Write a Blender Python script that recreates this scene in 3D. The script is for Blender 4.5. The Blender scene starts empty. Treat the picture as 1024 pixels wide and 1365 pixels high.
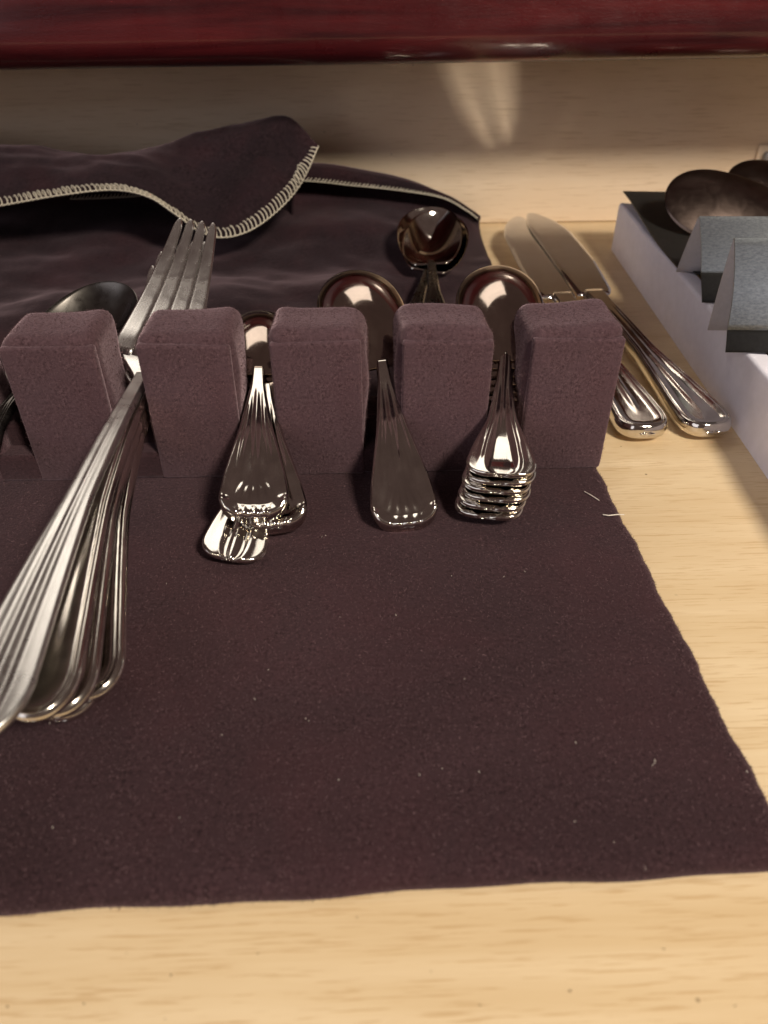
import bpy, bmesh, math, random
import numpy as np
from mathutils import Vector, Matrix

random.seed(7)
RNG = np.random.default_rng(11)
CM = 0.01                                   # everything below is written in centimetres
scene = bpy.context.scene
C = scene.collection

# ------------------------------------------------------------------ camera
F_PX, CAM_H = 985.0, 13.4                   # focal length in photo pixels (26 mm), height over the felt board
TH, ROLL, YAW = math.radians(37.0), math.radians(-0.27), math.radians(2.01)
fwd = Vector((math.sin(YAW)*math.cos(TH), math.cos(YAW)*math.cos(TH), -math.sin(TH)))
rgt = Vector((math.cos(YAW), -math.sin(YAW), 0))
upv = rgt.cross(fwd)
rgt, upv = rgt*math.cos(ROLL)+upv*math.sin(ROLL), upv*math.cos(ROLL)-rgt*math.sin(ROLL)
cd = bpy.data.cameras.new('camera')
cam = bpy.data.objects.new('camera', cd)
C.objects.link(cam)
cam.matrix_world = Matrix(((rgt.x, upv.x, -fwd.x, 0), (rgt.y, upv.y, -fwd.y, 0),
                           (rgt.z, upv.z, -fwd.z, CAM_H*CM), (0, 0, 0, 1)))
cd.sensor_fit = 'VERTICAL'
cd.sensor_height = 36.0
cd.lens = F_PX/1365*36.0
cd.clip_start, cd.clip_end = 0.005, 20
cd.dof.use_dof = True
cd.dof.focus_distance = 0.235
cd.dof.aperture_fstop = 16
scene.camera = cam

# ------------------------------------------------------------------ light
world = bpy.data.worlds.new('World')
scene.world = world
world.use_nodes = True
world.node_tree.nodes['Background'].inputs[0].default_value = (1.0, 0.66, 0.58, 1)
world.node_tree.nodes['Background'].inputs[1].default_value = 0.075

def area(name, loc, target, size, power, col, shape='DISK', size_y=None):
    l = bpy.data.lights.new(name, 'AREA')
    l.shape = shape
    l.size = size
    if size_y:
        l.size_y = size_y
    l.energy = power
    l.color = col
    o = bpy.data.objects.new(name, l)
    C.objects.link(o)
    o.location = loc
    d = Vector(target)-Vector(loc)
    o.rotation_euler = d.to_track_quat('-Z', 'Y').to_euler()
    return o

area('key_lamp', (0.46, -0.46, 0.80), (0.10, 0.32, 0.0), 0.20, 12.8, (1.0, 0.90, 0.76))
area('ceiling_panel', (-0.25, 1.45, 1.75), (0.0, 0.30, 0.0), 1.4, 7.5, (1.0, 0.91, 0.80), 'RECTANGLE', 0.9)
area('left_fill_panel', (-2.3, -1.6, 1.05), (0.05, 0.30, 0.0), 3.2, 21.0, (0.95, 0.93, 1.0), 'RECTANGLE', 2.0)  # cool soft fill added off frame to lift the block fronts and box side

vs = scene.view_settings
vs.view_transform = 'Standard'
vs.look = 'None'
vs.exposure = 0.10
vs.gamma = 1.0
vs.use_curve_mapping = False
scene.cycles.use_denoising = True
scene.cycles.max_bounces = 8
scene.cycles.caustics_reflective = True
scene.cycles.blur_glossy = 0.0
scene.cycles.use_guiding = True
scene.cycles.use_surface_guiding = True
scene.cycles.sample_clamp_indirect = 20.0

def U(px, py, z=None, Y=None):
    """photo pixel -> point (cm) on the horizontal plane z or the upright plane Y"""
    d = fwd+rgt*((px-512)/F_PX)+upv*((682.5-py)/F_PX)
    t = (z-CAM_H)/d.z if z is not None else Y/d.y
    return Vector((0, 0, CAM_H))+d*t

# ------------------------------------------------------------------ materials
def new_mat(name):
    m = bpy.data.materials.new(name)
    m.use_nodes = True
    nt = m.node_tree
    b = nt.nodes['Principled BSDF']
    return m, nt, b

def N(nt, kind, **kw):
    n = nt.nodes.new(kind)
    for k, v in kw.items():
        if k in n.inputs:
            n.inputs[k].default_value = v
        else:
            setattr(n, k, v)
    return n

def coords(nt, scale=(1, 1, 1), rot=(0, 0, 0)):
    tc = N(nt, 'ShaderNodeTexCoord')
    mp = N(nt, 'ShaderNodeMapping')
    mp.inputs['Scale'].default_value = scale
    mp.inputs['Rotation'].default_value = rot
    nt.links.new(tc.outputs['Object'], mp.inputs['Vector'])
    return mp.outputs['Vector']

def noise(nt, vec, scale, detail=4, rough=0.6, dist=0.0):
    n = N(nt, 'ShaderNodeTexNoise')
    n.inputs['Scale'].default_value = scale
    n.inputs['Detail'].default_value = detail
    n.inputs['Roughness'].default_value = rough
    n.inputs['Distortion'].default_value = dist
    nt.links.new(vec, n.inputs['Vector'])
    return n.outputs['Fac']

def ramp(nt, fac, stops):
    r = N(nt, 'ShaderNodeValToRGB')
    el = r.color_ramp.elements
    while len(el) < len(stops):
        el.new(0.5)
    for e, (p, c) in zip(el, stops):
        e.position = p
        e.color = c if len(c) == 4 else (*c, 1)
    nt.links.new(fac, r.inputs['Fac'])
    return r.outputs['Color']

def mixc(nt, fac, a, b, mode='MIX'):
    m = N(nt, 'ShaderNodeMix', data_type='RGBA', blend_type=mode)
    for sock, v in ((m.inputs[0], fac), (m.inputs[6], a), (m.inputs[7], b)):
        if hasattr(v, 'is_linked'):
            nt.links.new(v, sock)
        elif isinstance(v, (int, float)):
            sock.default_value = v
        else:
            sock.default_value = (*v, 1)
    return m.outputs[2]

def bump(nt, b, height, strength, dist):
    bp = N(nt, 'ShaderNodeBump')
    bp.inputs['Strength'].default_value = strength
    bp.inputs['Distance'].default_value = dist
    nt.links.new(height, bp.inputs['Height'])
    nt.links.new(bp.outputs['Normal'], b.inputs['Normal'])

def felt_mat(name, dark, light, wear, k=1.0, sheen=0.6):
    m, nt, b = new_mat(name)
    v = coords(nt)
    f1 = noise(nt, v, 1050*k, 3, 0.65)
    f2 = noise(nt, v, 2000*k, 3, 0.7)
    fm = N(nt, 'ShaderNodeMath', operation='MULTIPLY_ADD')
    nt.links.new(f1, fm.inputs[0])
    fm.inputs[1].default_value = 0.6
    fs = N(nt, 'ShaderNodeMath', operation='MULTIPLY')
    nt.links.new(f2, fs.inputs[0])
    fs.inputs[1].default_value = 0.4
    nt.links.new(fs.outputs[0], fm.inputs[2])
    fine = fm.outputs[0]
    mid = noise(nt, v, 230*k, 4, 0.6)
    big = noise(nt, v, 22, 4, 0.6, 0.4)
    c = ramp(nt, fine, [(0.36, dark), (0.64, light)])
    c2 = mixc(nt, ramp(nt, mid, [(0.38, (0, 0, 0)), (0.7, (1, 1, 1))]), c, wear)
    # broad rubbed / reddened patches in the nap
    c3 = mixc(nt, ramp(nt, big, [(0.45, (0, 0, 0)), (0.75, (0.55, 0.55, 0.55))]), c2, (0.060, 0.022, 0.026))
    c4 = mixc(nt, 0.75, c2, c3)
    patch = noise(nt, v, 9, 3, 0.55, 1.2)
    c4 = mixc(nt, 1.0, c4, ramp(nt, patch, [(0.32, (.74, .74, .74)), (0.68, (1.22, 1.2, 1.22))]), 'MULTIPLY')
    nt.links.new(c4, b.inputs['Base Color'])
    b.inputs['Roughness'].default_value = 1.0
    b.inputs['Specular IOR Level'].default_value = 0.08
    b.inputs['Sheen Weight'].default_value = sheen
    b.inputs['Sheen Roughness'].default_value = 0.40
    b.inputs['Sheen Tint'].default_value = (0.85, 0.62, 0.68, 1)
    bump(nt, b, fine, 0.5, 0.0005)
    return m

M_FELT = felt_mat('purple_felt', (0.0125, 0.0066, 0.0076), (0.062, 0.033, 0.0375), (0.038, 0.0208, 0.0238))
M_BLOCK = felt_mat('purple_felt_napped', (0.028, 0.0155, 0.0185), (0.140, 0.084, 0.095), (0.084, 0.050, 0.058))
M_CLOTH = felt_mat('purple_flannel', (0.010, 0.0062, 0.0075), (0.036, 0.022, 0.0258), (0.022, 0.014, 0.017), 0.5, 0.3)

def fuzz_mat():
    m, nt, b = new_mat('felt_fibre')
    c = ramp(nt, noise(nt, coords(nt), 900, 2), [(0.3, (0.05, 0.028, 0.031)), (0.7, (0.21, 0.13, 0.14))])
    nt.links.new(c, b.inputs['Base Color'])
    b.inputs['Roughness'].default_value = 0.9
    b.inputs['Specular IOR Level'].default_value = 0.1
    return m
M_FUZZ = fuzz_mat()

def wood_mat(name, a, bcol, pore, along='X', rough=0.42, scale=1.0):
    m, nt, b = new_mat(name)
    s = (6*scale, 90*scale, 90*scale) if along == 'X' else (90*scale, 6*scale, 90*scale)
    v = coords(nt, s, (0, 0, math.radians(2.5)))
    streak = noise(nt, v, 1.0, 6, 0.62, 0.6)
    s2 = (85*scale, 2100*scale, 2100*scale) if along == 'X' else (2100*scale, 85*scale, 2100*scale)
    v2 = coords(nt, s2, (0, 0, math.radians(4)))
    por = noise(nt, v2, 1.0, 3, 0.55)
    cloud = noise(nt, coords(nt), 14, 3, 0.5)
    c = ramp(nt, streak, [(0.32, a), (0.68, bcol)])
    c = mixc(nt, ramp(nt, por, [(0.57, (0, 0, 0)), (0.64, (0.65, 0.65, 0.65))]), c, pore)
    c = mixc(nt, ramp(nt, cloud, [(0.35, (0, 0, 0)), (0.7, (0.22, 0.22, 0.22))]), c, pore)
    spk = N(nt, 'ShaderNodeTexVoronoi')
    spk.inputs['Scale'].default_value = 95
    nt.links.new(coords(nt), spk.inputs['Vector'])
    dot = ramp(nt, spk.outputs['Distance'], [(0.030, (1, 1, 1)), (0.055, (0, 0, 0))])
    dsel = ramp(nt, noise(nt, coords(nt), 60, 1), [(0.55, (0, 0, 0)), (0.60, (0.8, 0.8, 0.8))])
    c = mixc(nt, mixc(nt, 1.0, dot, dsel, 'MULTIPLY'), c, (0.10, 0.05, 0.02))
    nt.links.new(c, b.inputs['Base Color'])
    b.inputs['Roughness'].default_value = rough
    b.inputs['Specular IOR Level'].default_value = 0.35
    bump(nt, b, por, 0.25, 0.0002)
    return m

M_WOOD = wood_mat('birch_ply', (0.67, 0.50, 0.29), (0.79, 0.63, 0.41), (0.54, 0.36, 0.18))
M_WALL = wood_mat('birch_ply_wall', (0.74, 0.58, 0.41), (0.83, 0.68, 0.51), (0.62, 0.46, 0.30), rough=0.6, scale=0.6)

def lacquer_mat(name, a, b_, coat):
    m, nt, b = new_mat(name)
    st = noise(nt, coords(nt, (8, 120, 120)), 1.0, 5, 0.6, 0.5)
    nt.links.new(ramp(nt, st, [(0.3, a), (0.7, b_)]), b.inputs['Base Color'])
    fine = noise(nt, coords(nt, (300, 1500, 1500)), 1.0, 3, 0.7)
    rr = ramp(nt, noise(nt, coords(nt), 70, 4), [(0.3, (.24, .24, .24)), (0.7, (.42, .42, .42))])
    nt.links.new(rr, b.inputs['Roughness'])
    b.inputs['Coat Weight'].default_value = coat
    b.inputs['Coat Roughness'].default_value = 0.13
    b.inputs['Specular IOR Level'].default_value = 0.25
    bump(nt, b, fine, 0.45, 0.0003)
    return m
M_LACQ = lacquer_mat('cherry_lacquer', (0.024, 0.003, 0.005), (0.095, 0.010, 0.012), 0.6)
def steel_mat(name, col, rough, haze=0.10, tarnish=0.35):
    m, nt, b = new_mat(name)
    v = coords(nt)
    n1 = noise(nt, v, 110, 5, 0.65, 0.5)
    scr = noise(nt, coords(nt, (2200, 60, 500), (0, 0, 0.06)), 1.0, 3, 0.6)
    rr = N(nt, 'ShaderNodeMapRange')
    rr.inputs['From Min'].default_value = 0.35
    rr.inputs['From Max'].default_value = 0.70
    rr.inputs['To Min'].default_value = rough
    rr.inputs['To Max'].default_value = rough+haze
    nt.links.new(n1, rr.inputs['Value'])
    nt.links.new(rr.outputs['Result'], b.inputs['Roughness'])
    dk = tuple(x*0.84 for x in col)
    c = ramp(nt, n1, [(0.35, dk), (0.65, col)])
    g = N(nt, 'ShaderNodeNewGeometry')
    rec = ramp(nt, g.outputs['Pointiness'], [(0.44, (tarnish,)*3), (0.495, (0, 0, 0))])
    c = mixc(nt, rec, c, (0.16, 0.11, 0.07))
    nt.links.new(c, b.inputs['Base Color'])
    b.inputs['Metallic'].default_value = 1.0
    bump(nt, b, scr, 0.07, 0.0001)
    return m

M_STEEL = steel_mat('polished_steel', (0.74, 0.70, 0.64), 0.05)
M_BOWL = steel_mat('polished_bowl_steel', (0.47, 0.39, 0.335), 0.05, 0.10, 0.1)
def blade_mat():
    m = steel_mat('satin_blade_steel', (0.72, 0.73, 0.74), 0.36, 0.10, 0.0)
    nt = m.node_tree
    a = nt.nodes['Principled BSDF']
    b = N(nt, 'ShaderNodeBsdfPrincipled')
    b.inputs['Metallic'].default_value = 1.0
    b.inputs['Base Color'].default_value = (0.84, 0.83, 0.82, 1)
    b.inputs['Roughness'].default_value = 0.07
    bump(nt, b, noise(nt, coords(nt, (330, 26, 300)), 1.0, 2, 0.5), 0.06, 0.0002)
    mx = N(nt, 'ShaderNodeMixShader')
    mx.inputs[0].default_value = 0.88
    nt.links.new(a.outputs[0], mx.inputs[1])
    nt.links.new(b.outputs[0], mx.inputs[2])
    nt.links.new(mx.outputs[0], nt.nodes['Material Output'].inputs['Surface'])
    return m
M_SATIN = blade_mat()
M_TARN = steel_mat('tarnished_spoon_steel', (0.15, 0.112, 0.096), 0.28, 0.12, 0.0)
M_DARKSPOON = steel_mat('darkened_spoon_steel', (0.13, 0.12, 0.11), 0.22, 0.15, 0.0)
M_TINE = steel_mat('worn_tine_steel', (0.80, 0.78, 0.75), 0.20, 0.12, 0.2)
M_FORK = steel_mat('fork_handle_steel', (0.78, 0.74, 0.67), 0.12, 0.10, 0.6)
M_DULL = steel_mat('dulled_steel', (0.78, 0.77, 0.74), 0.26, 0.12)

def plain(name, col, rough=0.7, spec=0.3, nscale=400, amt=0.12, bmp=0.1, metal=0.0):
    m, nt, b = new_mat(name)
    f = noise(nt, coords(nt), nscale, 4, 0.65)
    nt.links.new(ramp(nt, f, [(0.3, tuple(c*(1-amt) for c in col)), (0.7, tuple(min(1, c*(1+amt)) for c in col))]), b.inputs['Base Color'])
    b.inputs['Roughness'].default_value = rough
    b.inputs['Specular IOR Level'].default_value = spec
    b.inputs['Metallic'].default_value = metal
    bump(nt, b, f, bmp, 0.0003)
    return m

M_CARD = plain('white_card', (0.87, 0.85, 0.94), 0.65, 0.3, 160, 0.05)
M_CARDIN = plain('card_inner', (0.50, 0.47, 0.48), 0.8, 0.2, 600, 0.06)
M_BLACK = plain('black_card', (0.016, 0.015, 0.014), 0.55, 0.35, 700, 0.3)
M_THREAD = plain('cream_thread', (0.62, 0.56, 0.45), 0.8, 0.2, 3000, 0.15)
M_LINT = plain('pale_lint', (0.75, 0.68, 0.60), 0.8, 0.2, 3000, 0.2)
M_CRUMB = plain('dark_crumb', (0.07, 0.03, 0.015), 0.9, 0.1, 3000, 0.3)
M_BRACKET = plain('grey_metal', (0.30, 0.29, 0.28), 0.45, 0.5, 300, 0.2, 0.2, 0.4)

def foil_mat():
    m, nt, b = new_mat('brushed_silver_card')
    f = noise(nt, coords(nt, (0.45, 1, 1)), 1500, 4, 0.7)
    g = noise(nt, coords(nt, (1, 1, 1)), 2600, 3, 0.7)
    nt.links.new(ramp(nt, f, [(0.3, (0.24, 0.265, 0.28)), (0.7, (0.44, 0.475, 0.50))]), b.inputs['Base Color'])
    b.inputs['Metallic'].default_value = 0.8
    b.inputs['Roughness'].default_value = 0.36
    bump(nt, b, g, 0.5, 0.0003)
    return m
M_FOIL = foil_mat()

# ------------------------------------------------------------------ helpers
def link(name, me, mat, parent=None, smooth=True):
    o = bpy.data.objects.new(name, me)
    C.objects.link(o)
    if mat and not me.materials:
        me.materials.append(mat)
    if smooth:
        for p in me.polygons:
            p.use_smooth = True
    if parent:
        o.parent = parent
    return o

def mesh(name, verts, faces):
    me = bpy.data.meshes.new(name)
    me.from_pydata([tuple(float(c)*CM for c in v) for v in verts], [], faces)
    me.update()
    return me

def tag(o, label, cat, group=None, kind=None):
    if label:
        o['label'] = label
    if cat:
        o['category'] = cat
    if group:
        o['group'] = group
    if kind:
        o['kind'] = kind
    return o

def empty(name, loc=(0, 0, 0)):
    o = bpy.data.objects.new(name, None)
    o.empty_display_size = 0.01
    C.objects.link(o)
    o.location = Vector(loc)*CM
    return o

def sm(a, b, x):
    t = np.clip((np.asarray(x, float)-a)/(b-a), 0, 1)
    return t*t*(3-2*t)

def rbox(name, size, r, seg=4, taper=None):
    """rounded box standing on z=0, centred in x, from y=0 backwards"""
    bm = bmesh.new()
    bmesh.ops.create_cube(bm, size=1.0)
    w, d, h = size
    for v in bm.verts:
        v.co = Vector((v.co.x*w, (v.co.y+0.5)*d, (v.co.z+0.5)*h))
    bmesh.ops.bevel(bm, geom=bm.edges[:], offset=r, segments=seg, profile=0.5, affect='EDGES')
    bmesh.ops.triangulate(bm, faces=[f for f in bm.faces if len(f.verts) > 4])
    if taper:
        for v in bm.verts:
            taper(v)
    for v in bm.verts:
        v.co *= CM
    me = bpy.data.meshes.new(name)
    bm.to_mesh(me)
    bm.free()
    return me

def grid_faces(n, m, off=0, flip=False):
    fs = []
    for i in range(n-1):
        for j in range(m-1):
            a = off+i*m+j
            q = (a, a+1, a+m+1, a+m)
            fs.append(q[::-1] if flip else q)
    return fs

# ------------------------------------------------------------------ the setting
FLOOR_Z, WALL_Y = -0.4, 48.8
fl = link('drawer_floor', mesh('drawer_floor', [(-45, -15, FLOOR_Z), (45, -15, FLOOR_Z), (45, WALL_Y+2, FLOOR_Z), (-45, WALL_Y+2, FLOOR_Z),
      (-45, -15, FLOOR_Z-.8), (45, -15, FLOOR_Z-.8), (45, WALL_Y+2, FLOOR_Z-.8), (-45, WALL_Y+2, FLOOR_Z-.8)],
      [(0, 1, 2, 3), (7, 6, 5, 4), (0, 4, 5, 1), (1, 5, 6, 2), (2, 6, 7, 3), (3, 7, 4, 0)]), M_WOOD, smooth=False)
tag(fl, 'pale birch drawer floor', None, None, 'structure')
wl = link('drawer_back_wall', rbox('drawer_back_wall', (90, 1.2, 9.3), 0.08, 2), M_WALL, smooth=False)
wl.location = (0, WALL_Y*CM, FLOOR_Z*CM)
wl.location.z += 0.0003
tag(wl, 'pale wood back wall of the drawer', None, None, 'structure')

def make_rail():
    root = empty('cabinet_rail', (0, 40.2, 9.2))
    prof = []
    R = 1.25
    for k in range(13):
        a = -math.pi/2-math.pi*0.5*k/12
        prof.append((R+R*math.cos(a), R+R*math.sin(a)))
    bead = [(12.2, 0.0)]+prof+[(0.02, 1.7), (0.05, 2.6), (0.10, 9.0), (0.4, 9.4), (12.2, 9.4)]
    for nm, prof, mat in (('moulding', bead, M_LACQ),):
        n = len(prof)
        v, f = [], []
        for x in np.linspace(-45, 45, 7):
            for (y, z) in prof:
                v.append((x, y, z))
        for i in range(6):
            for j in range(n):
                a, b = i*n+j, i*n+(j+1) % n
                f.append((a, b, b+n, a+n))
        f.append(tuple(range(n-1, -1, -1)))
        f.append(tuple(range(6*n, 7*n)))
        o = link(nm, mesh(nm, v, f), mat, root, smooth=True)
        md = o.modifiers.new('split', 'EDGE_SPLIT')
        md.split_angle = math.radians(40)
    root.rotation_euler.y = math.radians(-0.35)
    return tag(root, 'dark cherry red lacquered rail with rounded lower edge above the drawer', 'rail')
make_rail()

# ------------------------------------------------------------------ felt covered flatware rack
X0, SP, BW, BH, BD, BY = -10.23, 3.82, 2.68, 4.69, 2.4, 19.84
rack = empty('flatware_rack', (0, 0, 0))
tag(rack, 'dark purple felt covered flatware rack with a row of upright blocks on a flat board', 'flatware rack')

def make_board():
    # outline of the board with a slightly uneven cut edge, thickness 0.4, rounded at the front
    XR, XL, YF, YB = 7.7, -30.0, 6.75, 24.2
    T = 0.4
    xs = np.concatenate([np.linspace(XL, 4, 60), np.linspace(4.2, 1, 1)*0+4.2, np.linspace(4.5, XR, 30)])
    ys = np.concatenate([YF+np.array([0, .015, .05, .11, .2, .32, .48]), np.linspace(YF+.8, YB, 80)])
    n, m = len(ys), len(xs)
    v = []
    def edge(y):
        return 0.20*(19.7-y)/12*(y < 19.7)+0.035*math.sin(y*1.7)+0.02*math.sin(y*4.3+1)+0.012*math.sin(y*11)
    for i, y in enumerate(ys):
        d = y-YF
        zt = 0.0
        if d < 0.48:
            zt = -0.34*(1-math.sqrt(max(0, 1-(1-d/0.48)**2)))
        for j, x in enumerate(xs):
            u = (x-XL)/(XR-XL)
            dx = edge(y)*max(0, (u-0.8)/0.2)
            z = zt
            dr = XR-x
            if dr < 0.22:
                z -= 0.12*(1-math.sqrt(max(0, 1-(1-dr/0.22)**2)))
            yy = y+(0.03*math.sin(x*0.9)+0.02*math.sin(x*2.3+.5)-0.016*(7-x)*-1*0-0.018*(7-x))*max(0, 1-d/2)
            z += 0.012*math.sin(x*0.8+y*0.5)*sm(0, 2, d)
            v.append((x+dx, yy, z))
    f = grid_faces(n, m)
    k = len(v)
    # skirt down to the drawer floor
    ring = [j for j in range(m)]+[i*m+m-1 for i in range(1, n)]+[(n-1)*m+j for j in range(m-2, -1, -1)]+[i*m for i in range(n-2, 0, -1)]
    for r in ring:
        x, y, z = v[r]
        v.append((x, y, -T+0.01))
    L = len(ring)
    for a in range(L):
        b = (a+1) % L
        f.append((ring[b], ring[a], k+a, k+b))
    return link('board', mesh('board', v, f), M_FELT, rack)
board = make_board()

def padded_block(seed):
    # hand-wrapped felt block: rounded edges, slightly uneven padding
    w, d, h, r = BW+0.16, BD, BH+0.12, 0.44
    rs = random.Random(seed)
    ph = [rs.uniform(0, 6.3) for _ in range(8)]
    bm = bmesh.new()
    bmesh.ops.create_cube(bm, size=1.0)
    bmesh.ops.subdivide_edges(bm, edges=bm.edges[:], cuts=15, use_grid_fill=True)
    half = Vector((w/2, d/2, h/2))
    for v in bm.verts:
        p = Vector((math.copysign(abs(2*v.co.x)**.8, v.co.x)*half.x, math.copysign(abs(2*v.co.y)**.8, v.co.y)*half.y, math.copysign(abs(2*v.co.z)**.8, v.co.z)*half.z))
        q = Vector([max(-(half[k]-r), min(half[k]-r, p[k])) for k in range(3)])
        e = p-q
        if e.length > 1e-6:
            p = q+e.normalized()*r
        z = p.z
        p.x += 0.075*math.sin(z*1.1+ph[0])+0.025*math.sin(z*2.7+p.y*2+ph[1])
        p.y += 0.02*math.sin(z*2.1+p.x*2+ph[2])
        p.z += (0.035*math.sin(p.x*1.9+ph[3])+0.03*math.sin(p.y*2.3+ph[4])+0.055*p.x*math.sin(ph[5]))*(1 if z > 0 else 0)
        v.co = (p+Vector((0, half.y, half.z)))*CM
    me = bpy.data.meshes.new('block')
    bm.to_mesh(me)
    bm.free()
    return me
def padded_panel(seed):
    rs = random.Random(seed)
    a, b, c = [rs.uniform(0, 6.3) for _ in range(3)]
    me = rbox('front_panel', (BW+rs.uniform(-.06, .03), 0.34, BH+rs.uniform(-.20, -.10)), 0.10, 3)
    for v in me.vertices:
        x, z = v.co.x/CM, v.co.z/CM
        v.co.x += 0.04*math.sin(z*.9+a)*CM*(z/BH)
        v.co.z += (0.03*math.sin(x*1.3+b)+0.02*x*math.sin(c))*CM*(z/BH)
    return me
sill = rbox('slot_sill', (SP-BW-0.17, 1.5, 1.7), 0.15, 3)
blocks = []
for i in range(-1, 5):
    cx = X0+i*SP+BW/2
    blk, pan = padded_block(30+i), padded_panel(60+i)
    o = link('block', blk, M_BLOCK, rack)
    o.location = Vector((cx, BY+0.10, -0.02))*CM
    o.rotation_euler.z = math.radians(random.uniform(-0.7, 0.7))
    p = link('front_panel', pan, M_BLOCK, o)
    p.location = Vector((0, -0.10, 0.02))*CM
    blocks.append((o, p))
    if i < 4:
        s = link('slot_sill', sill, M_FELT, rack)
        s.location = Vector((cx+SP/2, BY+0.75, -0.02))*CM

strip = rbox('base_strip', (5*SP+BW+0.1, BD-0.05, 0.95), 0.16, 4)
so = link('base_strip', strip, M_FELT, rack)
so.location = Vector((X0+1.5*SP+BW/2, BY+0.03, -0.03))*CM

def fuzz(name, srcs, dens, lmin, lmax, parent, zmin=None, pick=None):
    V, Fc = [], []
    for (me, off, ang, dn) in srcs:
        me.calc_loop_triangles()
        co = np.array([v.co[:] for v in me.vertices])/CM
        tr = np.array([t.vertices[:] for t in me.loop_triangles])
        a, b, c = co[tr[:, 0]], co[tr[:, 1]], co[tr[:, 2]]
        nn = np.cross(b-a, c-a)
        ar = np.linalg.norm(nn, axis=1)/2
        nn = nn/np.maximum(ar[:, None]*2, 1e-9)
        if pick is not None:
            keep = pick((a+b+c)/3, nn)
            a, b, c, nn, ar = a[keep], b[keep], c[keep], nn[keep], ar[keep]
        cnt = int(ar.sum()*dn)
        idx = RNG.choice(len(ar), cnt, p=ar/ar.sum())
        r1, r2 = np.sqrt(RNG.random(cnt)), RNG.random(cnt)
        P = a[idx]*(1-r1)[:, None]+b[idx]*(r1*(1-r2))[:, None]+c[idx]*(r1*r2)[:, None]
        D = nn[idx]*0.55+RNG.normal(0, 0.75, (cnt, 3))
        s = np.sign((D*nn[idx]).sum(1))
        s[s == 0] = 1
        D = D-nn[idx]*np.minimum(0, (D*nn[idx]).sum(1)-0.08)[:, None]
        D /= np.linalg.norm(D, axis=1)[:, None]
        Ln = RNG.uniform(lmin, lmax, cnt)
        W = np.cross(D, RNG.normal(0, 1, (cnt, 3)))
        W /= np.linalg.norm(W, axis=1)[:, None]
        W *= RNG.uniform(0.004, 0.0085, cnt)[:, None]
        ca, sa = math.cos(ang), math.sin(ang)
        R = np.array([[ca, -sa, 0], [sa, ca, 0], [0, 0, 1]])
        T = np.stack([P-W, P+W, P+D*Ln[:, None]], 1).reshape(-1, 3)@R.T+np.array(off)
        k = len(V)
        V.extend(T.tolist())
        Fc.extend((k+3*q, k+3*q+1, k+3*q+2) for q in range(cnt))
    o = link(name, mesh(name, V, Fc), M_FUZZ, parent, smooth=False)
    o['kind'] = 'stuff'
    return o

src = []
for (o, p) in blocks:
    l = Vector(o.location)/CM
    src.append((o.data, tuple(l), o.rotation_euler.z, 280))
    src.append((p.data, tuple(l+Vector((0, -0.10, 0.02))), o.rotation_euler.z, 200))
fuzz('block_fuzz', src, 0, 0.03, 0.10, rack, pick=lambda c, n: (c[:, 2] > 0.05) & (n[:, 1] < 0.8))
fuzz('board_fuzz', [(board.data, (0, 0, 0), 0, 170)], 0, 0.03, 0.08, rack, pick=lambda c, n: (c[:, 0] > -16) & (c[:, 1] < 21))
fuzz('edge_fuzz', [(board.data, (0, 0, 0), 0, 420)], 0, 0.03, 0.10, rack,
     pick=lambda c, n: (c[:, 0] > -16) & (c[:, 1] < 21) & ((c[:, 0] > 7.45) | (c[:, 1] < 6.6)))

# ------------------------------------------------------------------ lining cloth behind the blocks
def spline(pts, n):
    """Catmull-Rom through pts, n samples spread by length"""
    P = [Vector(p) for p in pts]
    P = [P[0]*2-P[1]]+P+[P[-1]*2-P[-2]]
    out = []
    for i in range(1, len(P)-2):
        for k in range(24):
            t = k/24
            a, b, c, d = P[i-1], P[i], P[i+1], P[i+2]
            out.append(0.5*((2*b)+(c-a)*t+(2*a-5*b+4*c-d)*t*t+(3*b-a-3*c+d)*t**3))
    out.append(P[-2])
    L = [0]
    for a, b in zip(out, out[1:]):
        L.append(L[-1]+(b-a).length)
    res = []
    j = 0
    for k in range(n):
        s = L[-1]*k/(n-1)
        while j < len(L)-2 and L[j+1] < s:
            j += 1
        q = (s-L[j])/max(1e-9, L[j+1]-L[j])
        res.append(out[j].lerp(out[j+1], min(1, max(0, q))))
    return res

from mathutils import noise as mnoise

def sheet(name, rows, parent, mat, n=150, sub=10, amp=0.04, thick=0.13):
    R = [spline(r, n) for r in rows]
    cols = []
    for j in range(n):
        cols.append(spline([r[j] for r in R], (len(R)-1)*sub+1))
    v = []
    m = len(cols[0])
    for j in range(n):
        for k in range(m):
            p = cols[j][k]
            w = math.sin(math.pi*min(1, max(0, k/(m-1))))**.5*min(1, amp/.03)
            d = (mnoise.noise(p*.30)*.42+mnoise.noise(Vector((p.x*.55+p.y*.4, p.y*1.0, p.z)))*.16+mnoise.noise(p*2.2)*.045)*w
            v.append((p.x, p.y-d*.45, max(p.z+d*.9, p.z if p.z < .3 else -9)))
    o = link(name, mesh(name, v, grid_faces(n, m)), mat, parent)
    s = o.modifiers.new('solid', 'SOLIDIFY')
    s.thickness = thick*CM
    s.offset = -1
    return o, R

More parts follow.
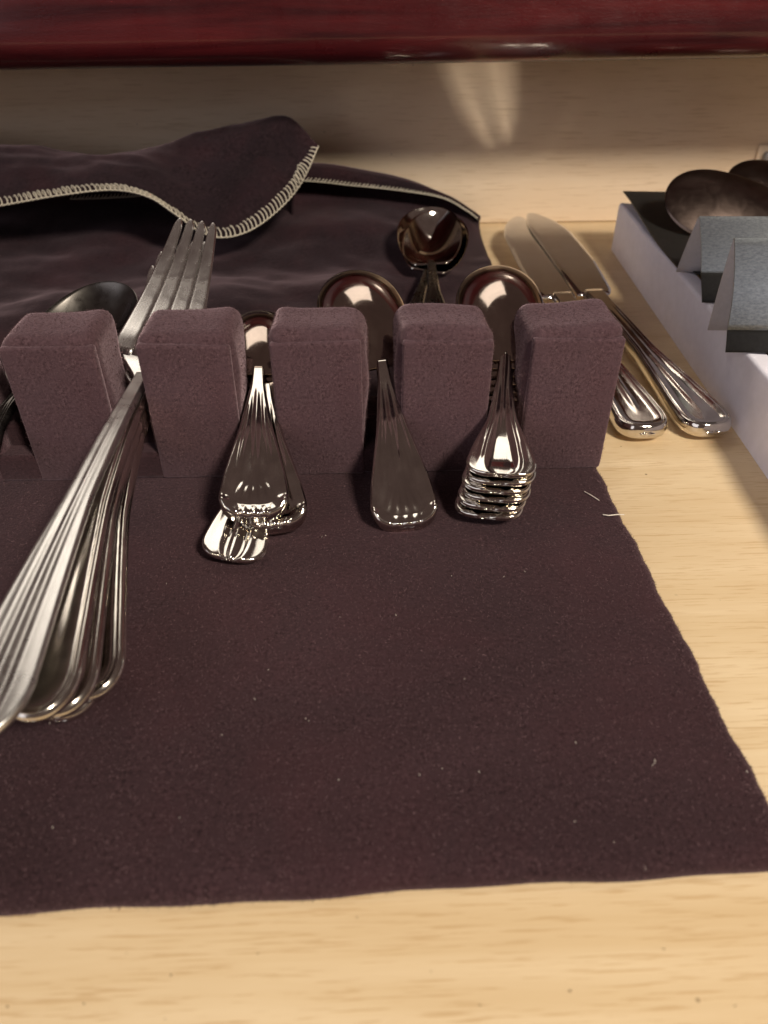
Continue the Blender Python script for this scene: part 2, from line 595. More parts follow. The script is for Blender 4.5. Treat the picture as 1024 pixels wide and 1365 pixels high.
def tube(pts, r, seg=6, closed=False):
    v, f = [], []
    n = len(pts)
    up = Vector((0.13, 0.2, 0.97))
    for i, p in enumerate(pts):
        t = (pts[min(i+1, n-1)]-pts[max(i-1, 0)])
        if t.length < 1e-9:
            t = Vector((1, 0, 0))
        t.normalize()
        a = t.cross(up)
        if a.length < 1e-6:
            a = t.cross(Vector((1, 0, 0)))
        a.normalize()
        b = t.cross(a)
        for k in range(seg):
            q = 2*math.pi*k/seg
            v.append(p+a*(r*math.cos(q))+b*(r*math.sin(q)))
    for i in range(n-1):
        for k in range(seg):
            a0, a1 = i*seg+k, i*seg+(k+1) % seg
            f.append((a0, a1, a1+seg, a0+seg))
    return v, f

def overlock(name, edge, inward, parent, pitch=0.25, width=0.55, r=0.036):
    """looped overlock thread round a cloth edge: edge points plus the direction into the cloth"""
    P, I = edge, inward
    L = sum((b-a).length for a, b in zip(P, P[1:]))
    loops = int(L/pitch)
    pts = []
    S = 14
    acc = [0]
    for a, b in zip(P, P[1:]):
        acc.append(acc[-1]+(b-a).length)
    j = 0
    for k in range(loops*S):
        s = L*k/(loops*S)
        while j < len(acc)-2 and acc[j+1] < s:
            j += 1
        q = (s-acc[j])/max(1e-9, acc[j+1]-acc[j])
        p = P[j].lerp(P[j+1], q)
        inn = I[j].lerp(I[j+1], q).normalized()
        t = (P[j+1]-P[j]).normalized()
        nrm = inn.cross(t)
        if nrm.z < 0:
            nrm = -nrm
        a = 2*math.pi*k/S
        lp = k//S
        jr = random.Random(lp*7+int(L*10))
        w = width*(0.88+0.22*jr.random())
        pts.append(p+inn*(w*0.5-0.03-w*0.55*math.cos(a))+nrm*(0.04+0.075*math.sin(a))+t*(0.11*math.sin(a)+0.05*(jr.random()-.5)))
    v, f = tube(pts, r, 5)
    # a straight seam cord along the very edge
    v2, f2 = tube([p-i_.normalized()*0.035 for p, i_ in zip(P, I)], r*0.8, 6)
    k = len(v)
    v += v2
    f += [tuple(x+k for x in q) for q in f2]
    return link(name, mesh(name, v, f), M_THREAD, parent)

def make_cloth():
    root = empty('lining_cloth', (-4, 40, FLOOR_Z))
    inv = root.location/CM
    rel = lambda rows: [[Vector(p)-inv for p in r] for r in rows]
    fz = FLOOR_Z+0.16
    # lower sheet: lies on the floor, humps, climbs the wall; the back edge is folded forward
    crest = [(-30, 46.6, 4.0), U(0, 232, Y=46.6), U(170, 236, Y=46.8), U(330, 222, Y=47.0), U(420, 217, Y=47.2), U(480, 225, Y=47.3), U(545, 239, Y=47.5), U(600, 263, Y=47.7), U(632, 284, Y=47.9), U(641, 291, Y=48)]
    hem = [(-30, 45.6, 3.4), U(0, 262, Y=45.8), U(170, 262, Y=45.8), U(330, 240, Y=46), U(410, 241, Y=46.2), U(470, 247, Y=46.4), U(535, 254, Y=46.6), U(590, 264, Y=46.8), U(622, 281, Y=47.0), U(637, 292, Y=47.2)]
    r0 = [(-30, 24.0, fz), (-20, 24.0, fz), (-12, 24.1, fz), (-6, 24.1, fz), (0, 24.0, fz), (3, 24, fz), (4.6, 24, fz), (5.6, 24, fz), (6.2, 24.0, fz), (6.5, 24, fz)]
    r1 = [(-30, 29, fz+1.2), (-20, 29, fz+1.1), (-12, 29, fz+.3), (-6, 29.5, fz+.5), (0, 30, fz+.3), (3, 30, fz), (4.8, 30, fz), (5.8, 30, fz), (6.5, 30, fz), (6.8, 30, fz)]
    r2 = [(-30, 33, fz+.3), (-20, 33, fz+.5), (-13, 33.5, fz+1.0), (-7, 34, fz+.9), (-1, 35, fz+.9), (2.6, 36, fz+.25), (4.8, 36, fz+.05), (6, 36, fz), (6.8, 36, fz), (7.1, 36, fz)]
    r3 = [(-30, 37, fz+.8), (-21, 37, fz+.5), (-14, 37.5, fz+.2), (-7.5, 38.5, fz+.25), (-1, 39.5, fz+.35), (2.6, 40, fz+.7), (5.0, 41, fz+.3), (6.3, 41, fz), (7.1, 41, fz), (7.35, 41, fz)]
    r4 = [(-30, 42, fz+1.0), (-21, 42, fz+.8), (-14, 42.5, fz+.6), (-8, 43.5, fz+.5), (-1, 43.5, fz+1.2), (2.6, 44, fz+.9), (5.2, 45, fz+.4), (6.6, 45, fz+.05), (7.3, 45, fz), (7.5, 45, fz)]
    r5 = [(-30, 46.8, 1.6), (-21, 47, 1.6), (-14, 47, 1.6), (-8, 47.2, 1.5), (-2.5, 47.4, 1.6), (1.8, 47.7, 1.3), (5.0, 48, .9), (6.8, 48.1, .4), (7.55, 48.1, fz+.05), (7.8, 48.1, fz+.02)]
    low, R = sheet('lower_sheet', rel([r0, r1, r2, r3, r4, r5, crest]), root, M_CLOTH, 170, 8, 0.06)
    fold, R2 = sheet('folded_edge', rel([crest, [Vector(a).lerp(Vector(b), .5)+Vector((0, -.35, .25)) for a, b in zip(crest, hem)], hem]), root, M_CLOTH, 170, 6, 0.0, 0.1)
    e = R2[2][60:]
    i = [(b-a) for a, b in zip(R2[2][60:], R2[0][60:])]
    overlock('edge_stitching', e, i, root, 0.22, 0.34, 0.026)
    # the corner that is folded over and hangs towards the blocks
    hemB = [U(-260, 300, Y=39), U(-90, 290, Y=39.5), U(0, 274, Y=40), U(80, 260, Y=40.3), U(150, 253, Y=40.4), U(197, 262, Y=40.2), U(232, 284, Y=39.9), U(268, 309, Y=39.6), U(300, 316, Y=39.6), U(338, 304, Y=40.2), U(378, 272, Y=41.6), U(404, 238, Y=42.8), U(424, 195, Y=44.0)]
    topB = [U(-260, 170, Y=45.8), U(-90, 180, Y=45.8), U(0, 194, Y=45.8), U(60, 199, Y=45.8), U(120, 205, Y=45.8), U(175, 205, Y=45.8), U(225, 193, Y=45.8), U(280, 177, Y=45.7), U(330, 166, Y=45.6), U(362, 160, Y=45.5), U(386, 161, Y=45.2), U(405, 174, Y=44.8), U(421, 192, Y=44.2)]
    bulge = [.2, .3, .5, .6, .7, .6, .3, .2, .5, .8, .6, .3, .05]
    m1 = [a.lerp(b, .30)+Vector((0, -.3*k, .9*k)) for a, b, k in zip(topB, hemB, bulge)]
    m2 = [a.lerp(b, .68)+Vector((0, -.6*k, .7*k)) for a, b, k in zip(topB, hemB, bulge)]
    back = [Vector((a.x, min(47.6, a.y+1.2), 0.9)) for a in topB]
    b2 = [a.lerp(b, .3)+Vector((0, .5, 0)) for a, b in zip(topB, back)]
    for k in range(4):
        back[-1-k].x -= 1.6-.4*k
        b2[-1-k].x -= 1.1-.28*k
    for q in b2:
        q.y = min(q.y, 47.2)
    flap, R3 = sheet('folded_flap', rel([back, b2, topB, m1, m2, hemB]), root, M_CLOTH, 170, 8, 0.03, 0.11)
    e = R3[5]
    i = [(b-a) for a, b in zip(R3[5], R3[4])]
    i[-12:] = [i[-13]*(1-k/12)+Vector((-1.0, .2, -.3))*(k/12) for k in range(1, 13)]
    overlock('flap_stitching', e, i, root)
    return tag(root, 'dark purple lining cloth with cream overlocked edge bunched against the back wall', 'cloth')
make_cloth()

# ------------------------------------------------------------------ flatware
def slab(name, L, fl_, fr_, zc, top, bot, n=110, m=44, end=2.0, start=1.0):
    """thin solid between two outlines; y runs 0..L, x from fl_ to fr_, top/bot offsets by distance to the outline"""
    s = np.linspace(0, 1, n)
    t = 1-(1-s)**end if start == 1 else 0.5-0.5*np.cos(np.pi*s)
    xl, xr = fl_(t), fr_(t)
    q = np.linspace(-1, 1, m)
    q = np.sign(q)*(1-(1-np.abs(q))**1.25)
    X = (xl+xr)[:, None]/2+(xr-xl)[:, None]/2*q[None, :]
    Y = np.repeat((t*L)[:, None], m, 1)
    td = np.linspace(0, 1, 700)
    td = 1-(1-td)**end if start == 1 else 0.5-0.5*np.cos(np.pi*td)
    O = np.concatenate([np.stack([fl_(td), td*L], 1), np.stack([fr_(td), td*L], 1),
                        np.stack([np.linspace(fl_(np.array([1.]))[0], fr_(np.array([1.]))[0], 60), np.full(60, L)], 1)])
    P = np.stack([X.ravel(), Y.ravel()], 1)
    D = np.sqrt(((P[:, None, :]-O[None])**2).sum(2)).min(1).reshape(n, m)
    D[:, 0] = D[:, -1] = 0
    T = np.repeat(t[:, None], m, 1)
    Zc = zc(T, X) if zc.__code__.co_argcount > 1 else np.repeat(zc(t)[:, None], m, 1)
    Zt = Zc+top(D, T, X)
    Zb = Zc-bot(D, T, X)
    v = np.concatenate([np.stack([X, Y, Zt], 2).reshape(-1, 3), np.stack([X, Y, Zb], 2).reshape(-1, 3)])
    f = grid_faces(n, m)+grid_faces(n, m, n*m, True)
    k = n*m
    for i in range(n-1):
        f.append((i*m, (i+1)*m, k+(i+1)*m, k+i*m))
        f.append((i*m+m-1, k+i*m+m-1, k+(i+1)*m+m-1, (i+1)*m+m-1))
    for j in range(m-1):
        f.append((j, k+j, k+j+1, j+1))
        a = (n-1)*m+j
        f.append((a, a+1, k+a+1, k+a))
    return mesh(name, v, f)

def interp(ts, ws):
    ts, ws = np.array(ts, float), np.array(ws, float)
    # smooth monotone-ish interpolation by cosine blending over a dense table
    xx = np.linspace(0, 1, 400)
    yy = np.interp(xx, ts, ws)
    k = np.hanning(35)
    k /= k.sum()
    yp = np.concatenate([np.full(17, yy[0])+(np.arange(-17, 0)*(yy[1]-yy[0])), yy, yy[-1]+np.arange(1, 18)*(yy[-1]-yy[-2])])
    ys = np.convolve(yp, k, 'valid')
    return lambda t: np.interp(t, xx, ys)

def rounded(f, te, p):
    def g(t):
        u = np.clip((np.asarray(t)-te)/(1-te), 0, 1)
        return np.maximum(f(t)*np.maximum(0, 1-u**p)**(1/p), 0.006)
    return g

def ridge(d, c, w):
    return np.exp(-((d-c)/w)**2)

def handle(name, L, ts, ws, style, te=0.9, p=2.4, arch=0.0, T0=0.16, T1=0.10, drop=0.0):
    hw = rounded(interp(ts, ws), te, p)
    Tk = lambda t: T0+(T1-T0)*sm(0.0, 0.55, t)
    zc = lambda t: arch*np.sin(np.pi*t)-drop*np.clip((t-.88)/.12, 0, 1)**1.8
    def top(D, t, X):
        e = np.sqrt(np.clip(1-(1-np.clip(D/0.09, 0, 1))**2, 0, 1))
        z = Tk(t)*e
        W = hw(t)
        fade = sm(0.10, 0.35, t)
        if style == 'thread':
            z += fade*(0.045*ridge(D, .11, .045)+0.035*ridge(D, .24, .04)-0.03*sm(.28, .5, D))
            z += fade*0.05*ridge(np.abs(X), 0, .12)*(1-sm(.80, .93, t))
        elif style == 'vee':
            # raised fan: two ribs that open towards the end, dished between them
            c = 0.50*W
            z += sm(.12, .4, t)*(1-.8*sm(.84, .96, t))*(0.07*ridge(np.abs(X), c, .07)+0.04*ridge(np.abs(X), c+.14, .05)-0.07*sm(.0, .22, c-np.abs(X))*sm(.3, .7, t))
            z += 0.06*ridge(np.abs(X), 0, .05)*(1-sm(.45, .62, t))
        elif style == 'shell':
            z += fade*0.03*ridge(D, .09, .04)*(1-sm(.9, .95, t))
            z += 0.08*ridge(np.abs(X), 0, .09)*(1-sm(.6, .85, t))*fade+0.05*ridge(np.abs(X), .55*W, .07)*fade*(1-sm(.65, .85, t))
            z -= 0.05*sm(.1, .55, D)*sm(.4, .7, t)
            y = t*L
            for (cx, a0) in ((0.0, 0.0), (.26, .16), (.52, .32)):
                uu = np.abs(X)-cx-a0*(y-(L-.55))
                z += 0.04*np.exp(-(uu/.055)**2)*np.exp(-((y-(L-.80-.10*(cx > .4)))/.26)**2)
            # thick scalloped rim with three beads at its centre
            rim = np.clip((.40-D)/.30, 0, 1)*sm(.88, .93, t)
            z += 0.15*rim*(0.80+0.20*np.cos(X*2*np.pi/0.28)*(np.abs(X) < .44))
        elif style == 'plain':
            z += fade*(0.05*ridge(np.abs(X), 0, .10)+0.03*ridge(np.abs(X), .45*W, .10)-0.03*ridge(np.abs(X), .25*W, .10))
        return z
    def bot(D, t, X):
        e = np.sqrt(np.clip(1-(1-np.clip(D/0.09, 0, 1))**2, 0, 1))
        z = Tk(t)*0.7*e
        if style == 'shell':
            z += 0.14*sm(.3, .02, D)*sm(.9, .96, t)
        return z
    neg = lambda t: -hw(t)
    return slab(name, L, neg, hw, zc, top, bot)

def bowl(name, L, W, depth, up, tilt=0.0):
    """spoon bowl running from the neck at y=0 to the tip at y=-L; up=+1 opens upwards"""
    def hw(t):
        a = np.clip(t, 0, 1)
        egg = np.maximum(0, 1-np.abs((a-.56)/np.where(a < .56, .62, .44))**2.25)**(1/2.1)
        return np.maximum(W/2*egg, 0.006)
    neck = 0.19
    hw2 = lambda t: np.maximum(hw(t), neck*(1-sm(0.05, .3, t)))
    def zc(T, X):
        w = np.maximum(hw2(T), .05)
        v = np.clip(np.abs(X)/w, 0, 1)
        lon = np.sin(np.pi*np.clip((T-.02)/.98, 0, 1))**0.75
        return -up*depth*lon*(1-v**2.0)**0.9+tilt*T*L
    e = lambda D: np.sqrt(np.clip(1-(1-np.clip(D/0.06, 0, 1))**2, 0, 1))
    top = lambda D, T, X: 0.05*e(D)
    me = slab(name, L, lambda t: -hw2(t), hw2, zc, top, top, 64, 34, 1.6)
    for v in me.vertices:
        v.co.y *= -1
    me.flip_normals()
    return me

def frame(o, origin, target, roll=0.0):
    """put a utensil's neck at origin with its handle pointing at target"""
    O, Tt = Vector(origin), Vector(target)
    y = (Tt-O).normalized()
    x = y.cross(Vector((0, 0, 1))).normalized()
    z = x.cross(y)
    q = Matrix.Rotation(roll, 3, y)
    x, z = q@x, q@z
    o.matrix_world = Matrix(((x.x, y.x, z.x, O.x*CM), (x.y, y.y, z.y, O.y*CM), (x.z, y.z, z.z, O.z*CM), (0, 0, 0, 1)))

def spoon(hm, bm_, origin, target, roll, label, group=None, mat=None, bmat=None, cat='spoon', name='spoon', btilt=0.0, bdir=0.0, fit=1.0):
    r = empty(name)
    h = link('handle', hm, mat or M_STEEL, r)
    b = link('bowl', bm_, bmat or M_BOWL, r)
    b.location.y = 0.25*CM
    b.rotation_euler.x = btilt
    b.rotation_euler.z = bdir
    b.location.z = 0.03*CM
    h.scale.y = (Vector(target)-Vector(origin)).length/max(v.co.y/CM for v in hm.vertices)*fit+(1-fit)
    frame(r, origin, target, roll)
    return tag(r, label, cat, group)

NECK = ([0, .12, .45, .72, .86, 1], [.17, .20, .38, .78, .93, .97])
H_SHELL = handle('shell_handle', 6.2, [0, .15, .45, .75, .9, 1], [.19, .24, .50, .88, 1.0, 1.0], 'shell', .84, 3.0, 0.10, drop=.20)
H_VEE = handle('vee_handle', 5.9, [0, .2, .5, .72, .86, 1], [.20, .24, .46, .84, 1.0, 1.02], 'vee', .84, 3.2, -0.34, T0=.15, T1=.12)
H_PLAINSPOON = handle('rib_handle', 8.0, [0, .12, .5, .8, 1], [.20, .21, .32, .62, .72], 'thread', .86, 2.3, 0.2)
H_BROAD = handle('broad_handle', 6.2, [0, .2, .5, .75, .9, 1], [.20, .24, .46, .80, .92, .94], 'plain', .85, 2.8, -0.22, T0=.15, T1=.11)
B_DOWN = bowl('bowl_down', 4.9, 2.95, 0.85, -1)
B_UP = bowl('bowl_up', 5.1, 3.4, 0.95, 1)
B_BIG = bowl('bowl_big', 5.4, 3.5, 0.95, 1)
B_SMALL = bowl('bowl_small', 4.5, 2.6, 0.75, -1)

# slot right of the second visible block: two shell-ended spoons over a plain one
spoon(H_SHELL, B_SMALL, (-3.25, 21.9, 2.75), U(338, 688, z=1.0), math.radians(-4),
      'shell ended spoon lying uppermost in the slot between second and third felt blocks', btilt=math.radians(15))
spoon(H_SHELL, B_SMALL, (-3.05, 21.7, 2.35), U(366, 703, z=.55), math.radians(2),
      'shell ended spoon lying just under another, its tip shifted to the right', btilt=math.radians(9), bdir=math.radians(-14))
spoon(H_BROAD, B_SMALL, (-2.75, 20.7, 1.85), U(306, 748, z=.25), math.radians(-10),
      'spoon with plain cream-reflecting tip poking out lowest and leftmost under the shell ended pair', btilt=math.radians(14))
# next slot: one shell-ended spoon
spoon(H_SHELL, B_DOWN, (0.72, 21.9, 2.95), U(543, 702, z=.30), math.radians(3),
      'single shell ended spoon in the slot between third and fourth felt blocks', btilt=math.radians(8), bdir=math.radians(8))
# last slot: six nested teaspoons
for k in range(6):
    tgt = U(668-3.0*k+[0, 2, -1, 1, -2, -4][k], 636+11.2*k, z=1.62-.245*k)
    words = ['uppermost teaspoon', 'second teaspoon from the top', 'third teaspoon from the top', 'third teaspoon from the bottom', 'second teaspoon from the bottom', 'lowest teaspoon'][k]
    spoon(H_VEE, B_DOWN, (4.62+[0, .05, -.04, .03, -.05, 0][k], 21.5-.07*k, 3.25-.245*k), tgt, math.radians([0, 2, -1, 1, -1, 2][k]),
          words+' of the nested pile beside the last felt block', 'teaspoons nested in the last slot', cat='teaspoon', name='teaspoon', btilt=math.radians(4), bdir=math.radians(5))
# leftmost slot: a big spoon, its bowl open upwards behind the first block
spoon(H_PLAINSPOON, B_BIG, (-10.75, 21.9, 2.35), U(-40, 640, z=1.2), 0.05,
      'large dark spoon with its open bowl behind the leftmost felt block', None, cat='serving spoon', name='serving_spoon', bmat=M_DARKSPOON, mat=M_DARKSPOON, btilt=math.radians(-3), bdir=math.radians(-16))
# two spoons lying on the cloth, bowls up
spoon(H_PLAINSPOON, B_UP, U(575, 352, Y=37.2)+Vector((0, 0, 0.05)), U(579, 402, z=.75), math.radians(4),
      'spoon lying on the cloth with its shiny bowl facing up under the stitched edge', cat='spoon', fit=0.0, bmat=M_STEEL, btilt=math.radians(-14))
spoon(H_PLAINSPOON, B_UP, U(571, 357, Y=37.0)+Vector((0, 0, -0.1)), U(558, 402, z=.4), math.radians(-6),
      'spoon nested beneath the bowl-up spoon on the cloth, only rim and handle showing', cat='spoon', fit=0.0, bmat=M_STEEL, btilt=math.radians(-13))

# forks
def tine_mesh():
    hw = lambda t: 0.375-0.235*t**1.25-0.02*(1-t)**6
    zc = lambda t: 0.55*t**1.8-0.25*np.sin(np.pi*t)*.6-0.10*(1-sm(0, .13, t))
    e = lambda D: np.sqrt(np.clip(1-(1-np.clip(D/0.07, 0, 1))**2, 0, 1))
    hwr = rounded(hw, .93, 2)
    me = slab('tine', 5.9, lambda t: -hwr(t), hwr, zc, lambda D, T, X: .10*e(D), lambda D, T, X: .08*e(D), 44, 12)
    for v in me.vertices:
        v.co.y *= -1
    me.flip_normals()
    return me
TINE = tine_mesh()
def head_mesh():
    w = interp([0, .15, .5, .8, 1], [.24, .40, .92, 1.24, 1.27])
    zc = lambda t: -0.30*np.sin(np.pi*t*.8)*.6
    e = lambda D: np.sqrt(np.clip(1-(1-np.clip(D/0.07, 0, 1))**2, 0, 1))
    me = slab('fork_head', 1.7, lambda t: -w(t), w, zc, lambda D, T, X: (.10-.16*sm(.62, 1.0, T))*e(D), lambda D, T, X: .08*e(D), 40, 24, 1.0)
    for v in me.vertices:
        v.co.y *= -1
    me.flip_normals()
    return me
HEAD = head_mesh()
H_FORK = handle('fork_handle', 13.9, [0, .12, .5, .8, .93, 1], [.22, .24, .36, .66, .78, .80], 'thread', .90, 2.3, 0.35, T0=.2, T1=.12)
H_FORKPLAIN = handle('fork_handle_back', 14.2, [0, .12, .5, .8, .93, 1], [.22, .24, .34, .60, .71, .73], 'plain', .89, 2.3, 0.35, T0=.2, T1=.12)
def fork(hm, origin, target, roll, label, hmat, group='forks stacked in the slot beside the leftmost block', hrot=0.0, hz=-8.0):
    r = empty('fork')
    h = link('handle', hm, hmat, r)
    h.scale.y = (Vector(target)-Vector(origin)).length/max(v.co.y/CM for v in hm.vertices)
    hd = link('head', HEAD, M_TINE, r)
    hd.location.y = .2*CM
    hd.rotation_euler.x = hrot
    hd.rotation_euler.z = math.radians(hz)
    for k in range(4):
        t = link('tine', TINE, M_TINE, hd)
        t.location = Vector((-1.02+0.68*k, -1.05, -0.05))*CM
        t.rotation_euler.z = math.radians([4.2, 1.4, -1.4, -4.2][k])
    frame(r, origin, target, roll)
    return tag(r, label, 'fork', group)
fork(H_FORKPLAIN, (-6.80, 21.3, 2.85), U(-34, 985, z=2.35), math.radians(-6), 'topmost fork of the stack, its broad satin handle leftmost at the picture edge', M_DULL, hrot=math.radians(-21), hz=-7.5)
fork(H_FORK, (-6.80, 21.1, 2.5), U(40, 962, z=1.75), math.radians(-3), 'second fork from the top of the left stack, its grooved handle beside the satin one', M_FORK, hrot=math.radians(-16), hz=-7.5)
fork(H_FORK, (-6.82, 21.0, 2.15), U(72, 958, z=1.2), math.radians(5), 'fork with a grooved handle in the middle of the left stack', M_FORK, hrot=math.radians(-14), hz=-7.5)
fork(H_FORK, (-6.86, 20.9, 1.8), U(116, 936, z=.75), math.radians(9), 'fork with grooved handle lying rightmost of the left stack', M_FORK, hrot=math.radians(-12), hz=-7.5)
fork(H_FORK, (-6.95, 20.9, 1.5), U(82, 962, z=.3), math.radians(4), 'lowest fork of the left stack, its tip just showing under the others', M_FORK, hrot=math.radians(-10), hz=-7.5)

# knives on the bare wood floor
H_KNIFE = handle('knife_handle', 12.6, [0, .1, .5, .85, 1], [.48, .44, .50, .92, 1.02], 'thread', .90, 2.6, 0.0, T0=.34, T1=.28, drop=0)
def blade_mesh(side):
    L = 11.5
    spine = interp([0, .3, .7, 1], [.72, .78, .78, .62])
    edge = interp([0, .04, .35, .7, .9, 1], [.85, 1.12, 1.42, 1.42, 1.1, .8])
    cap = lambda t: np.maximum(0, 1-np.clip((t-.72)/.28, 0, 1)**2.2)**.5
    l = lambda t: -np.maximum((edge(t) if side < 0 else spine(t))*cap(t), .006)
    r = lambda t: np.maximum((spine(t) if side < 0 else edge(t))*cap(t), .006)
    top = lambda D, T, X: .055*np.clip(D/.16, 0, 1)+.012
    zc = lambda t: 0.25*np.sin(np.pi*t)*.3
    me = slab('blade', L, l, r, zc, top, top, 70, 26, 1.7)
    for v in me.vertices:
        v.co.y *= -1
    me.flip_normals()
    return me
def knife(side, origin, target, roll, label):
    r = empty('knife')
    link('handle', H_KNIFE, M_STEEL, r)
    b = link('blade', blade_mesh(side), M_SATIN, r)
    b.rotation_euler.x = math.radians(-3.0)
    frame(r, origin, target, roll)
    return tag(r, label, 'knife', 'knives lying on the drawer floor')
knife(1, (9.85, 34.4, .12), Vector((9.95, 21.4, .02)), math.radians(0), 'knife with its handle end nearest the last felt block')
knife(-1, (11.35, 34.4, .22), Vector((12.35, 21.3, .0)), math.radians(0), 'knife lying against the white box, its handle end partly behind it')

# ------------------------------------------------------------------ white carton with black insert
def make_box():
    root = empty('white_box', (13.2, 18.0, FLOOR_Z))
    ang = math.atan2(14.45-12.85, 42.8-18.6)
    root.rotation_euler.z = -ang
    Lb, Wb, Hb = 26.0, 13.0, 2.62            # along y, x, z ; local origin at the left edge, y=0 at Y=18
    y0, y1 = -6.0, 25.2
    # left wall: hollow folded side with a rounded fold
    def wall(name, prof, axis, a, b):
        v, f = [], []
        n = len(prof)
        st = 24
        for i in range(st+1):
            s = a+(b-a)*i/st
            wob = 0.03*math.sin(s*.9)+0.02*math.sin(s*2.1)
            for (u, z) in prof:
                v.append((u+wob*z/Hb, s, z) if axis == 'y' else (s, u, z))
        for i in range(st):
            for j in range(n):
                a0, a1 = i*n+j, i*n+(j+1) % n
                f.append((a0, a1, a1+n, a0+n) if axis == 'x' else (a1, a0, a0+n, a1+n))
        f.append(tuple(range(n)) if axis == 'y' else tuple(reversed(range(n))))
        f.append(tuple(reversed(range(st*n, st*n+n))) if axis == 'y' else tuple(range(st*n, st*n+n)))
        o = link(name, mesh(name, v, f), M_CARD, root)
        md = o.modifiers.new('split', 'EDGE_SPLIT')
        md.split_angle = math.radians(35)
        return o
    prof = [(0, 0.005), (0, Hb-.16), (.03, Hb-.07), (.09, Hb-.015), (.17, Hb), (.75, Hb-.05), (.80, Hb-.1), (.80, .005)]
    wall('side_wall', prof, 'y', y0, y1)
    prof2 = [(y1+.02, 0.005), (y1+.02, Hb-.16), (y1-.05, Hb-.05), (y1-.15, Hb), (y1-.7, Hb-.05), (y1-.7, .005)]
    wall('back_wall', prof2[::-1], 'x', .82, Wb)
    # black insert: card deck with the back corner popped up
    v, f = [], []
    nx, ny = 10, 40
    for i in range(ny+1):
        s = i/ny
        y = y0+(25.1-y0)*s
        lift = 0.55*float(sm(.72, 1.0, s))
        inset = 0.80-0.74*float(sm(13.9, 14.05, y))
        for j in range(nx+1):
            x = inset+(Wb-inset)*j/nx
            v.append((x, y, Hb+.035+lift*(1-.3*j/nx)))
    f = grid_faces(ny+1, nx+1)
    o = link('insert', mesh('insert', v, f), M_BLACK, root, smooth=False)
    s = o.modifiers.new('solid', 'SOLIDIFY')
    s.thickness = .07*CM
    s.offset = 1
    inv = root.matrix_basis.inverted()
    # folded card tents
    def tent(xl, pk, yb, yf, zf, stripe, bow):
        # pk: (y,z) of ridge, yb: back foot, yf: front foot, all local
        zb = Hb+.06
        L = 10.5
        th = .06
        def strip(name, pts, mat):
            vv, ff = [], []
            for x in (xl, xl+L):
                for (y, z) in pts:
                    vv.append((x, y, z))
            n = len(pts)
            for k in range(n-1):
                ff.append((k, k+1, n+k+1, n+k))
            ob = link(name, mesh(name, vv, ff), mat, root)
            md = ob.modifiers.new('solid', 'SOLIDIFY')
            md.thickness = th*CM
            md.offset = 0
            return ob
        def curve(a, b, bow, n=8):
            return [(a[0]+(b[0]-a[0])*q+bow*math.sin(math.pi*q), a[1]+(b[1]-a[1])*q) for q in np.linspace(0, 1, n)]
        strip('card_back', curve((yb, zb), (pk[0]+.03, pk[1]-.02), 0.06), M_CARDIN)
        mid = (pk[0]+(yf-pk[0])*stripe, pk[1]+(zf-pk[1])*stripe)
        strip('silver_face', [(pk[0]+.05, pk[1]-.06), (pk[0]+.01, pk[1]-.005)]+curve((pk[0]-.03, pk[1]), mid, -bow, 14), M_FOIL)
        strip('black_band', curve(mid, (yf, zf), -0.02), M_BLACK)
    def loc(p):
        q = inv@(Vector(p)*CM)/CM
        return q
    zd = FLOOR_Z+Hb+.06
    a = loc(U(895, 362, z=zd)); b = loc(U(934, 403, z=zd)); p = loc(U(932, 289, Y=30.6))
    tent(p.x, (p.y, p.z), a.y, b.y, Hb+.06, .66, .12)
    a = loc(U(966, 440, z=zd)); b = loc(U(1000, 470, z=zd)); p = loc(U(979, 318, Y=25.3))
    tent(p.x, (p.y, p.z), a.y, b.y, Hb+.06, .80, .26)
    return tag(root, 'shallow white cardboard box with black card insert at the right edge', 'box')
make_box()

B_DOWNBIG = bowl('bowl_boxed', 6.0, 4.0, 0.5, -1)
spoon(H_PLAINSPOON, B_DOWNBIG, U(1042, 296, Y=36.5), U(1180, 330, Y=35.2), math.radians(38),
      'brownish spoon with its rounded bowl resting on the black insert of the white box', 'spoons in the white box', fit=0.0, bmat=M_TARN)
spoon(H_PLAINSPOON, B_DOWNBIG, U(1110, 275, Y=39.5), U(1260, 310, Y=38.5), math.radians(34),
      'spoon furthest back in the white box, half hidden at the picture edge', 'spoons in the white box', fit=0.0, bmat=M_TARN)

# grey catch on the back wall at the right edge
def make_catch():
    root = empty('drawer_catch', U(1012, 205, Y=48.7))
    p = link('plate', rbox('catch_plate', (1.5, .12, 1.3), .05, 2), M_WALL, root)
    p.location = Vector((.6, -.10, -.8))*CM
    k = link('knob', rbox('catch_knob', (.8, .55, .75), .22, 4), M_BRACKET, root)
    k.location = Vector((.55, -.6, -.55))*CM
    return tag(root, 'small grey metal catch on the back wall above the white box', 'catch')
make_catch()

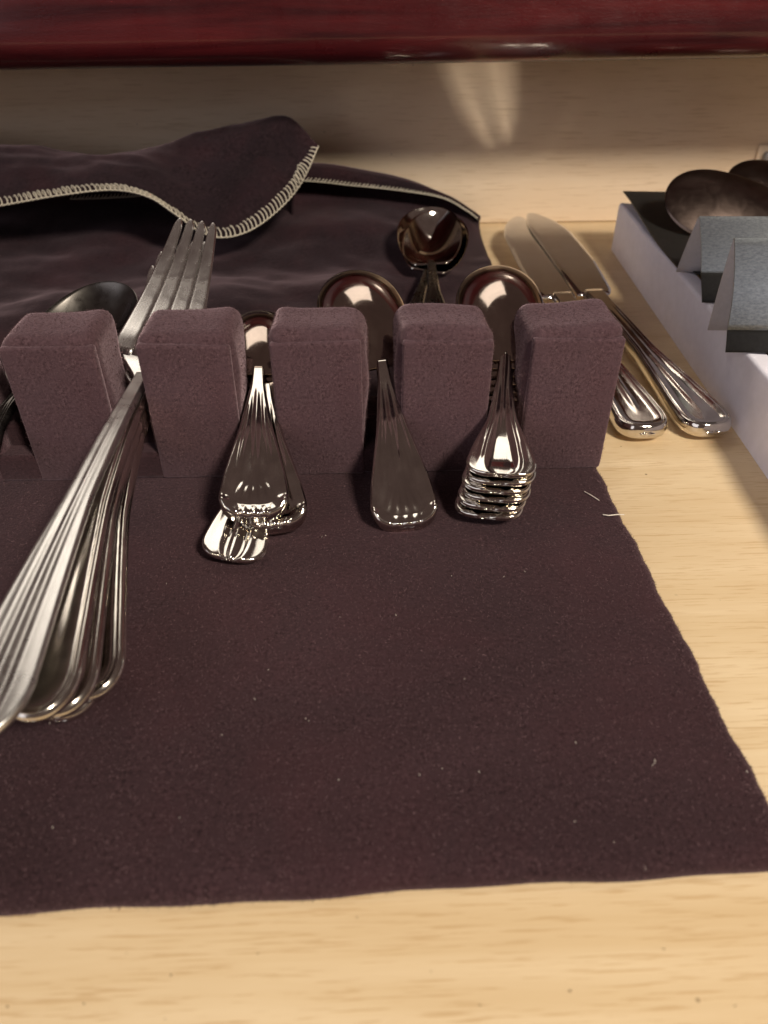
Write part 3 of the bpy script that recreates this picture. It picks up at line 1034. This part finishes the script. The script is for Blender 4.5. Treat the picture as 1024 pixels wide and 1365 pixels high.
# ------------------------------------------------------------------ lint
def make_lint():
    V, Fc = [], []
    spots = [(223, 778), (430, 716), (434, 714), (297, 980), (408, 958), (412, 961), (70, 1103), (340, 932), (528, 820), (560, 1033), (640, 1029), (768, 990), (872, 1017), (873, 1014), (819, 1123), (767, 1095), (590, 1025), (160, 870), (700, 762), (452, 1040), (60, 760), (66, 964), (995, 1029), (358, 893), (620, 905), (240, 1090)]
    for (px, py) in spots:
        p = U(px+random.uniform(-1, 1), py, z=.03)
        a = random.uniform(0, math.pi)
        l, w = random.uniform(.012, .045), random.uniform(.008, .016)
        d = Vector((math.cos(a), math.sin(a), random.uniform(-.1, .3)))
        pts = [p-d*l/2, p, p+d*l/2+Vector((0, 0, .02))]
        v, f = tube(pts, w/2, 5)
        k = len(V)
        V += v
        Fc += [tuple(x+k for x in q) for q in f]
    for _ in range(5):
        p = U(random.uniform(180, 980), random.uniform(700, 1160), z=.03)
        if p.x > 7.3:
            continue
        a = random.uniform(0, math.pi)
        l, w = random.uniform(.02, .16), random.uniform(.005, .010)
        d = Vector((math.cos(a), math.sin(a), .05))
        b = Vector((-d.y, d.x, 0))*random.uniform(-.03, .03)
        v, f = tube([p-d*l/2, p+b, p+d*l/2], w/2, 4)
        k = len(V)
        V += v
        Fc += [tuple(x+k for x in q) for q in f]
    o = link('lint', mesh('lint', V, Fc), M_LINT)
    tag(o, 'pale specks of lint scattered over the dark felt board', 'lint', None, 'stuff')
make_lint()

def make_crumbs():
    V, Fc = [], []
    rs = random.Random(5)
    for (px, py) in ((228, 1300), (10, 1342), (112, 1338), (344, 1271), (476, 1223), (575, 1295), (760, 1321), (980, 1341), (169, 1270), (220, 1358), (640, 1340), (885, 1265), (828, 595), (905, 990), (960, 800)):
        p = U(px, py, z=FLOOR_Z+.02)
        a = rs.uniform(0, 3.1)
        d = Vector((math.cos(a), math.sin(a), .1))*rs.uniform(.007, .02)
        v, f = tube([p-d, p+Vector((0, 0, .008)), p+d], rs.uniform(.004, .009), 5)
        k = len(V)
        V += v
        Fc += [tuple(x+k for x in q) for q in f]
    o = link('crumbs', mesh('crumbs', V, Fc), M_CRUMB)
    tag(o, 'tiny dark crumbs on the bare wood drawer floor', 'crumbs', None, 'stuff')
make_crumbs()

def make_thread(pts, r, label):
    P = spline(pts, 24)
    c = P[0].copy()
    v, f = tube([p-c for p in P], r, 6)
    o = link('loose_thread', mesh('loose_thread', v, f), M_LINT)
    o.location = c*CM
    tag(o, label, 'thread')
make_thread([U(804, 686, z=.05), U(812, 687, z=.09), U(822, 686, z=.05), U(832, 686, z=-.1)], .018, 'short white thread sticking out over the right edge of the felt board')
make_thread([U(779, 655, z=.05), U(788, 660, z=.08), U(799, 667, z=.04)], .012, 'thin pale thread lying on the felt just in front of the last block')
